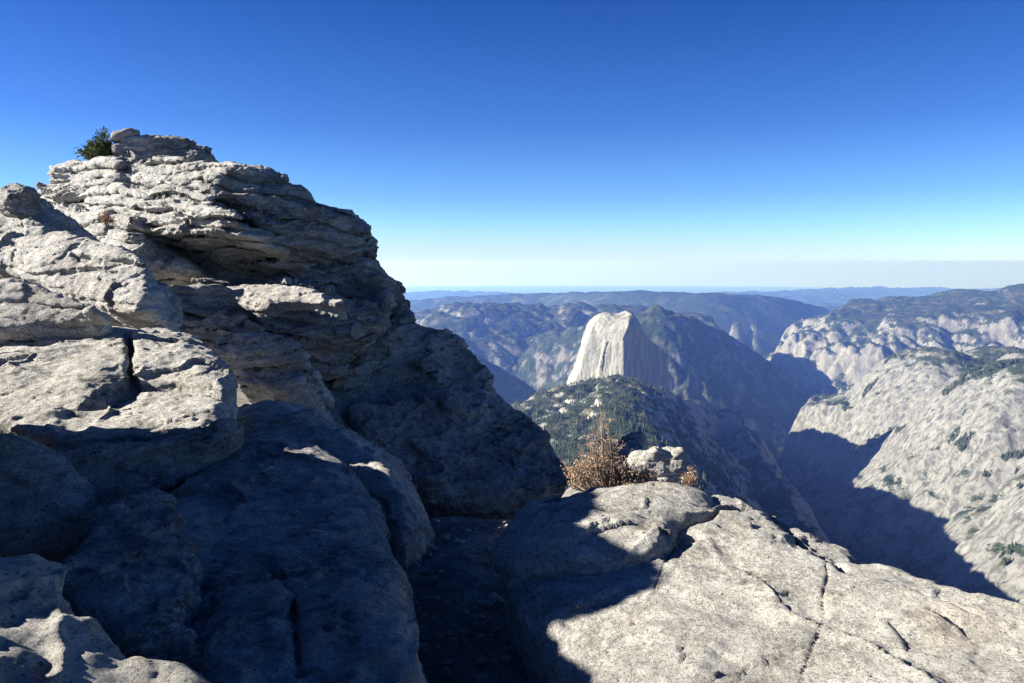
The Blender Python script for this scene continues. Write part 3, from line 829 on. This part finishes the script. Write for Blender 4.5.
def left_massif():
    X, Y = grid(-2600, 2600, 6800, 13500, 24)
    pts = [P(395, 335, 9400), P(428, 316, 9600), P(455, 304, 9900), P(485, 301, 10200), P(530, 304, 10400), P(585, 304, 10600), P(640, 306, 10600), P(690, 312, 10600)]
    Z = ridge(pts, [(0, 0), (300, 40), (900, 330), (1700, 760), (2600, 1150), (3500, 1500)], [(0, 0), (1500, 300), (4000, 1400)], X, Y, 80)
    Z = rough_land(X, Y, Z, 24, 600, 55, 600)
    Z = np.maximum(Z, FLOOR - 60)
    land('left_massif', 'hazy brushy mountain with pale gullied cliffs left of the dome', 'mountain', X, Y, Z, terrain_mat('left_massif', (.30, .285, .265), (.17, .16, .15), wood=(.035, .045, .025), brush=(.115, .11, .07), wood_lo=.42, wood_hi=.70, scale=1.6, streak=.8, flat_w=1.2, patch=.5), FLOOR - 55)
    X, Y = grid(-3200, 900, 4300, 8200, 20)
    pts = [P(200, 240, 6500), P(330, 290, 6700), P(420, 330, 6800), P(470, 351, 6800), P(500, 366, 6700), P(530, 386, 6500), P(552, 408, 6300)]  # stand-in for the shadowed valley: crest drawn along the shadow's upper edge
    Z = ridge(pts, [(0, 0), (100, 60), (500, 420), (1200, 900), (2200, 1500)], [(0, 0), (400, 300), (1500, 1200)], X, Y, 30)
    Z = rough_land(X, Y, Z, 20, 400, 40, 610)
    Z = np.maximum(Z, FLOOR - 60)
    land('shadow_ridge', 'added ridge standing in for the blue valley shadow beside the outcrop', 'ridge', X, Y, Z, M_SOUTH, FLOOR - 55)
    # sunlit cliff band peeping over the stand-in ridge
left_massif()

def far_rim():
    X, Y = grid(-3500, 6800, 11000, 21000, 40)
    pts = [P(400, 300, 19000), P(480, 295, 18500), P(560, 292, 18000), P(640, 291, 15500), P(700, 292, 15000), P(742, 293, 15500), P(775, 298, 16500), P(800, 305, 17500), P(818, 312, 18300), P(832, 322, 19000), P(846, 345, 19500)]
    Z = ridge(pts, [(0, 0), (400, 40), (900, 330), (1600, 800), (2500, 1200), (4000, 1500)], [(0, 0), (3000, 500), (6000, 1500)], X, Y, 120)
    for (u, v, D, wd) in ((737, 322, 13400, 130), (755, 323, 13400, 120)):
        p = P(u, v, D); d = np.hypot((X - p[0]) * 1.0, Y - p[1])
        Z = np.maximum(Z, p[2] - np.interp(d, [0, wd * .6, wd, wd * 2.5, wd * 6], [0, 30, 250, 480, 1200]))
    Z = rough_land(X, Y, Z, 22, 900, 30, 620)
    Z = np.maximum(Z, FLOOR - 80)
    land('far_rim', 'long blue wooded rim behind the dome with two pale rock spires', 'mountain', X, Y, Z, M_SOUTH, FLOOR - 75)
    for nm, lab, pts, slope in (('distant_hills', 'faint blue hills on the horizon left of the dome', [P(300, 294, 42000), P(410, 292, 41000), P(455, 290, 40000), P(492, 291, 40000), P(560, 296, 40000), P(640, 300, 40000)], .16),
                                ('distant_hills', 'palest blue hills on the horizon at the right', [P(690, 297, 34000), P(750, 292, 36000), P(800, 290, 40000), P(860, 288, 46000), P(930, 287.5, 52000), P(1000, 288, 52000), P(1150, 288, 52000)], .12),
                                ('distant_hills', 'low blue foothills just above the far cliffs', [P(800, 312, 24000), P(850, 303, 26000), P(900, 300, 27000), P(960, 298, 28000), P(1080, 297, 28000)], .2)):
        xs = [p[0] for p in pts]; ys = [p[1] for p in pts]
        X, Y = grid(min(xs) - 6000, max(xs) + 6000, min(ys) - 7000, max(ys) + 7000, 160)
        Z = ridge(pts, [(0, 0), (6000, 6000 * slope)], [(0, 0), (6000, 6000 * slope)], X, Y, 700)
        Z = rough_land(X, Y, Z, 110, 2600, 130, 640)
        land(nm, lab, 'hills', X, Y, Z, M_FAR, -4200)
far_rim()

# ------------------------------------------------------------------ the dome
def dome():
    m, nt, b = new_mat('dome_granite'); n = N(nt)
    p = n.geo().outputs['Position']
    pv = n.scale(p, (1, 1, .12))
    col = n.mix(n.ramp(n.noise(pv, .035, 6, .65, .3), .38, .66), (.21, .20, .165), (.35, .335, .285))
    col = n.mix(n.ramp(n.noise(p, .012, 6, .6), .52, .7, 0, .45), col, (.27, .25, .22))
    col = n.mix(n.ramp(n.noise(p, .09, 4, .7), .62, .72, 0, .6), col, (.10, .10, .085))
    nt.links.new(col, b.inputs['Base Color'])
    nt.links.new(n.bump(n.noise(pv, .03, 8, .7), .8, 10), b.inputs['Normal'])
    D = 4600.
    fr = front(610, 350, D, 0, 0)
    bx, bz = fr.px(634, 314); ex, ez = fr.px(623, 339); gx, gz = fr.px(624, 400)
    hx0, _ = fr.px(600, 340)
    def face(A, B, d2):
        # the sheer right-hand face recedes to the right; the left side curves back
        xe = np.interp(B, [gz, ez, bz], [gx, ex, bx])
        w = np.clip(A - xe, 0, None) * 1.0 + np.clip(xe - A, 0, None) * .6
        
        top_ = np.clip((B - fr.px(0, 332)[1]) / 110, 0, 1)
        w = w + 190 * top_ ** 2
        # narrow slab standing forward of the lit face, parted by a crack
        sx0 = fr.px(606, 380)[0]; 
        w = w - 22 * ((A > np.interp(B, [fr.px(0, 372)[1], fr.px(0, 343)[1]], [fr.px(603, 0)[0], fr.px(609, 0)[0]])) & (A < xe + 10) & (B < fr.px(0, 341)[1] - 0.25 * (A - sx0) * 0))
        return w
    poly = [(566, 406), (573, 391), (579, 377), (586, 357), (589, 344), (592, 333), (596, 325), (601, 320.2), (607, 317.8), (614, 316.6), (622, 319), (630, 318), (637, 315), (642, 323), (646, 334), (655, 344), (669, 352), (677, 366), (681, 386), (684, 414), (620, 424), (580, 418)]
    o = rock('granite_dome', 'bare pale granite dome with a sheer dark right face, rising from the wooded ridge', 'dome', fr,
             [pr(poly, 0, 430, 16, fn=face, sm=1)], m, vox=5.5, rough=6, lam=140, fine=2.0, facet=.3, frac=(((170, 170, 300), 1.6, 2.2, 2.5), ((50, 50, 90), .6, .9, .9)),
             cracks=[dict(px=[(609, 343), (606, 352), (604, 372)], w=2.5, d=55, k=4)])
    tag(o, kind='structure')
dome()


# ================================================================== plants
def leaf_mat(name, c1, c2, sc=9, trans=.25):
    m, nt, b = new_mat(name); n = N(nt)
    oi = n.geo().outputs['Random Per Island']
    nt.links.new(n.mix(oi, c1, c2), b.inputs['Base Color'])
    b.inputs['Roughness'].default_value = .65
    return m

L_GREEN = leaf_mat('shrub_green', (.045, .075, .02), (.13, .15, .035))
L_RUST = leaf_mat('dry_leaf', (.36, .19, .10), (.66, .43, .26))
L_STEM = leaf_mat('dry_stem', (.16, .12, .09), (.26, .20, .15))
L_TREE = leaf_mat('conifer', (.022, .034, .016), (.060, .070, .034))


def tubes(paths, sides=4):
    """paths: list of (list of points, r0, r1)"""
    V, Fc = [], []
    for pts, r0, r1 in paths:
        pts = [np.array(p, float) for p in pts]; b0 = len(V)
        for i, p in enumerate(pts):
            t = pts[min(i + 1, len(pts) - 1)] - pts[max(i - 1, 0)]; t /= np.linalg.norm(t) + 1e-9
            a = np.cross(t, [.3, .9, .1]); a /= np.linalg.norm(a) + 1e-9; c = np.cross(t, a)
            r = r0 + (r1 - r0) * i / (len(pts) - 1)
            for k in range(sides):
                g = 2 * math.pi * k / sides
                V.append(p + r * (math.cos(g) * a + math.sin(g) * c))
        for i in range(len(pts) - 1):
            for k in range(sides):
                Fc.append((b0 + i * sides + k, b0 + i * sides + (k + 1) % sides, b0 + (i + 1) * sides + (k + 1) % sides, b0 + (i + 1) * sides + k))
    return np.array(V), np.array(Fc)


def leaves(cent, dirs, size, rng):
    """bent diamond leaf blades, two quads each"""
    V, Fc = [], []
    for p, d in zip(cent, dirs):
        d = d / (np.linalg.norm(d) + 1e-9); s = size * rng.uniform(.6, 1.3)
        a = np.cross(d, rng.normal(size=3)); a /= np.linalg.norm(a) + 1e-9; u = np.cross(a, d)
        b0 = len(V)
        V += [p, p + d * s * .5 + a * s * .28 + u * s * .1, p + d * s, p + d * s * .5 - a * s * .28 + u * s * .1, p + d * s * .5 - u * s * .04]
        Fc += [(b0, b0 + 1, b0 + 2, b0 + 4), (b0, b0 + 4, b0 + 2, b0 + 3)]
    return np.array(V), np.array(Fc)


def shrub(name, label, cat, base, w, d, h, nstem, nleaf, leafsize, lmat, seed, lean=(0, 0), peak=None, sparse=.0, group=None):
    rng = np.random.RandomState(seed)
    e = bpy.data.objects.new(name, None); C.objects.link(e); e.location = tuple(base); tag(e, label, cat, group)
    paths = []; cs = []; ds = []
    for i in range(nstem):
        a = rng.uniform(0, 2 * math.pi); r = math.sqrt(rng.uniform())
        tx, ty = r * math.cos(a) * w / 2, r * math.sin(a) * d / 2
        top_ = h * rng.uniform(.45, 1) * (1 - .45 * r)
        if peak: top_ *= .55 + .9 * math.exp(-((tx - peak[0]) / peak[1]) ** 2)
        b = np.array([tx * .55 + rng.normal() * .01, ty * .5, 0.])
        tip = np.array([tx + lean[0] * top_, ty + lean[1] * top_, top_])
        mid = (b + tip) / 2 + rng.normal(size=3) * .06 * h
        paths.append(([b, mid, tip], .006 * h / .4, .002))
        for j in range(5):
            t = rng.uniform(.25, .95); q = b * (1 - t) ** 2 + 2 * mid * t * (1 - t) + tip * t * t
            dv = rng.normal(size=3) * np.array([1, 1, .6]) + np.array([0, 0, .7]); dv /= np.linalg.norm(dv)
            L = h * rng.uniform(.1, .28)
            paths.append(([q, q + dv * L * .5 + rng.normal(size=3) * .01, q + dv * L], .003 * h / .4, .001))
            for k in range(nleaf):
                s = rng.uniform(.2, 1); cs.append(q + dv * L * s + rng.normal(size=3) * leafsize * .5); ds.append(dv + rng.normal(size=3) * .8)
    v, f = tubes(paths); link('stem', mesh_from('stem', v, f, True, [L_STEM]), parent=e)
    v, f = leaves(cs, ds, leafsize, rng); link('foliage', mesh_from('foliage', v, f, False, [lmat]), parent=e)
    return e

shrub('shrub', 'green leafy shrub growing beside the summit block on the skyline', 'shrub', P(98, 161, 14.6), .62, .5, .56, 46, 14, .045, L_GREEN, 11, (.25, 0), (.1, .25))
shrub('dry_shrub', 'rust-coloured dry shrub standing behind the capping slab', 'shrub', P(614, 492, 7.0), .84, .4, .64, 85, 6, .016, L_RUST, 12, (-.05, 0), (-.11, .15))
shrub('dry_shrub', 'low rust tuft right of the perched block at the rim', 'shrub', P(686, 488, 7.2), .16, .15, .24, 12, 5, .018, L_RUST, 13, (.3, 0))
shrub('dry_shrub', 'thin reddish sprig left of the rust-coloured shrub', 'shrub', P(580, 488, 7.3), .2, .2, .42, 9, 4, .022, L_RUST, 14, (-.2, 0))
shrub('dry_tuft', 'small reddish dry tuft in a seam of the layered outcrop', 'plant', P(108, 224, 12.5), .22, .12, .2, 14, 6, .03, L_RUST, 15, (-.3, 0))

# conifers of the wooded ridge and the far ledges, past counting: one mass each
def sampler(field):
    X, Y, Z = FIELDS[field]
    x0, y0, st = X[0, 0], Y[0, 0], X[1, 0] - X[0, 0]
    def at(x, y):
        i = np.clip((x - x0) / st, 0, X.shape[0] - 2); j = np.clip((y - y0) / st, 0, X.shape[1] - 2)
        a, b = i.astype(int), j.astype(int); s, t = i - a, j - b
        return (Z[a, b] * (1 - s) * (1 - t) + Z[a + 1, b] * s * (1 - t) + Z[a, b + 1] * (1 - s) * t + Z[a + 1, b + 1] * s * t)
    return at


def conifers(name, label, x, y, z, h, rng, tiers=3, sides=5, wide=1.0):
    nT = len(x); V = []; 
    ang = rng.uniform(0, 6.28, nT); rad = h * rng.uniform(.13, .21, nT) * wide
    faces = []
    for k in range(tiers):
        zb = h * (.08 + .27 * k); zt = h * min(1, .08 + .27 * k + .45) if k < tiers - 1 else h
        rr = rad * (1 - .27 * k)
        for sdx in range(sides):
            a = ang + 2 * math.pi * (sdx + .5 * k) / sides; wob = rng.uniform(.7, 1.2, nT)
            V.append(np.stack([x + rr * wob * np.cos(a), y + rr * wob * np.sin(a), z + zb + rng.uniform(-.04, .04, nT) * h], 1))
        V.append(np.stack([x, y, z + zt], 1))
        b = k * (sides + 1)
        faces += [(b + i, b + (i + 1) % sides, b + sides) for i in range(sides)]
    per = tiers * (sides + 1)
    v = np.stack(V, 1).reshape(-1, 3)
    f = (np.array(faces)[None] + (np.arange(nT) * per)[:, None, None]).reshape(-1, 3)
    tag(link(name, mesh_from(name, v, f, False, [L_TREE])), label, 'forest', kind='stuff')


def plant_ridge():
    rng = np.random.RandomState(5); at = sampler('mountain_ridge')
    n = 60000
    x = rng.uniform(-700, 1000, n); y = rng.uniform(1000, 4900, n)
    z = at(x, y); g = np.hypot(at(x + 12, y) - at(x - 12, y), at(x, y + 12) - at(x, y - 12)) / 24
    nz = perlin(x / 130, y / 130, x * 0, 701) + .5 * perlin(x / 45, y / 45, x * 0, 702)
    keep = (g < .95) & (nz > -.35)
    for (u, v, D, r) in ((602, 396, 3250, 75), (652, 388, 4000, 90), (585, 391, 4100, 60), (668, 426, 2400, 40), (612, 389, 3500, 45)):
        c = P(u, v, D); keep &= np.hypot(x - c[0], (y - c[1]) * .35) > r * (1 + .4 * perlin(x / 20, y / 20, x * 0, 703))
    x, y, z = x[keep][:26000], y[keep][:26000], z[keep][:26000]
    conifers('forest', 'dark conifer forest covering the ridge before the dome', x, y, z - 1, rng.uniform(6, 19, len(x)) * rng.uniform(.6, 1.4, len(x)), rng)
    at = sampler('canyon_slope'); n = 260000
    x = rng.uniform(1100, 3300, n); y = rng.uniform(1600, 5700, n); z = at(x, y)
    g = np.hypot(at(x + 15, y) - at(x - 15, y), at(x, y + 15) - at(x, y - 15)) / 30
    nz = perlin(x / 260, y / 260, x * 0, 711) + .6 * perlin(x / 70, y / 70, x * 0, 712) - g * .35
    keep = nz > .16
    x, y, z = x[keep][:36000], y[keep][:36000], z[keep][:36000]
    conifers('forest', 'scattered conifers on ledges of the pale canyon wall', x, y, z - 1, rng.uniform(8, 27, len(x)), rng, 2, 5, 1.5)
plant_ridge()

# ================================================================== light, air, camera
SUN_EL, SUN_AZ = 24.0, 89.0          # azimuth counted to the left of the view direction (+y)
sc = bpy.context.scene
sx = -math.sin(R(SUN_AZ)) * math.cos(R(SUN_EL)); sy = math.cos(R(SUN_AZ)) * math.cos(R(SUN_EL)); sz = math.sin(R(SUN_EL))
sd_ = bpy.data.lights.new('sun', 'SUN'); sd_.energy = 5.0; sd_.angle = R(.53); sd_.color = (1, .95, .87)
so = bpy.data.objects.new('sun', sd_); C.objects.link(so)
so.rotation_euler = Vector((sx, sy, sz)).to_track_quat('Z', 'Y').to_euler()
w = bpy.data.worlds.new('World'); sc.world = w; w.use_nodes = True
nt = w.node_tree; nt.nodes.clear(); n = N(nt)
wo = nt.nodes.new('ShaderNodeOutputWorld'); bg = nt.nodes.new('ShaderNodeBackground'); nt.links.new(bg.outputs[0], wo.inputs[0])
sky = nt.nodes.new('ShaderNodeTexSky'); sky.sky_type = 'NISHITA'; sky.sun_disc = False
sky.sun_elevation = R(SUN_EL); sky.sun_rotation = math.atan2(sx, sy)
sky.altitude = 1500; sky.air_density = 1.0; sky.dust_density = .3; sky.ozone_density = 2.0
tc = nt.nodes.new('ShaderNodeTexCoord'); ad = nt.nodes.new('ShaderNodeVectorMath'); ad.operation = 'ADD'; ad.inputs[1].default_value = (0, 0, .03)
nt.links.new(tc.outputs['Generated'], ad.inputs[0]); nt.links.new(ad.outputs[0], sky.inputs[0])
# clear high-altitude air: tint of the sky by height above the horizon
sp = nt.nodes.new('ShaderNodeSeparateXYZ'); nt.links.new(tc.outputs['Generated'], sp.inputs[0])
def tint(stops):
    r = nt.nodes.new('ShaderNodeValToRGB'); e = r.color_ramp.elements
    r.color_ramp.interpolation = 'EASE' if False else 'LINEAR'
    for i, (z, c) in enumerate(stops):
        x = e[i] if i < 2 else e.new(.5)
        x.position = (z + .1) / 1.1
        x.color = (*c, 1)
    return r
SKY = [(-.10, (.7, .85, 1.0)), (-.03, (.82, .93, 1.1)), (.0, (.92, .97, 1.14)), (.012, (.92, .98, 1.17)), (.03, (.84, 1.03, 1.32)), (.05, (.68, .98, 1.34)), (.08, (.50, .80, 1.24)), (.16, (.27, .53, 1.05)), (.30, (.115, .345, .84)), (.40, (.095, .26, .64)), (1., (.075, .18, .43))]
rp = tint([SKY[0], SKY[-1]] + SKY[1:-1])
mr = n.math('DIVIDE', n.math('ADD', sp.outputs[2], .1), 1.1)
nt.links.new(mr, rp.inputs[0])
mx = n.node('ShaderNodeVectorMath', operation='MULTIPLY')
nt.links.new(sky.outputs[0], mx.inputs[0]); nt.links.new(rp.outputs[0], mx.inputs[1]); nt.links.new(mx.outputs[0], bg.inputs[0])
bg.inputs[1].default_value = .05
cam = bpy.data.cameras.new('camera'); co = bpy.data.objects.new('camera', cam); C.objects.link(co); sc.camera = co
cam.sensor_width = 36; cam.lens = FPX / 1024 * 36; cam.clip_start = .05; cam.clip_end = 400000
co.location = (0, 0, 0); co.rotation_euler = (math.pi / 2 + PITCH, 0, 0)
sc.view_settings.view_transform = 'Standard'; sc.view_settings.look = 'None'; sc.view_settings.gamma = 1; sc.view_settings.exposure = 1.64
cy = sc.cycles
cy.use_denoising = True; cy.denoiser = 'OPENIMAGEDENOISE'; cy.denoising_input_passes = 'RGB_ALBEDO_NORMAL'; cy.denoising_prefilter = 'NONE'; cy.max_bounces = 5; cy.diffuse_bounces = 2; cy.volume_bounces = 1; cy.glossy_bounces = 1; cy.transmission_bounces = 1

# the air between here and the far hills
def haze():
    me = bpy.data.meshes.new('haze')
    a, b0, t = 175000., -8200., 90.
    v = [(x, y, z) for z in (b0, t) for y in (-a, a) for x in (-a, a)]
    me.from_pydata(v, [], [(0, 2, 3, 1), (4, 5, 7, 6), (0, 1, 5, 4), (2, 6, 7, 3), (0, 4, 6, 2), (1, 3, 7, 5)])
    m = bpy.data.materials.new('haze'); m.use_nodes = True; q = m.node_tree; q.nodes.clear()
    o = q.nodes.new('ShaderNodeOutputMaterial'); pv = q.nodes.new('ShaderNodeVolumePrincipled')
    pv.inputs['Color'].default_value = (.19, .36, 1, 1); pv.inputs['Absorption Color'].default_value = (.86, .97, 1, 1); pv.inputs['Density'].default_value = 3.8e-5; pv.inputs['Anisotropy'].default_value = .34
    q.links.new(pv.outputs[0], o.inputs['Volume']); me.materials.append(m)
    tag(link('haze', me), 'thin blue haze over the far valley', 'haze', kind='stuff')
haze()
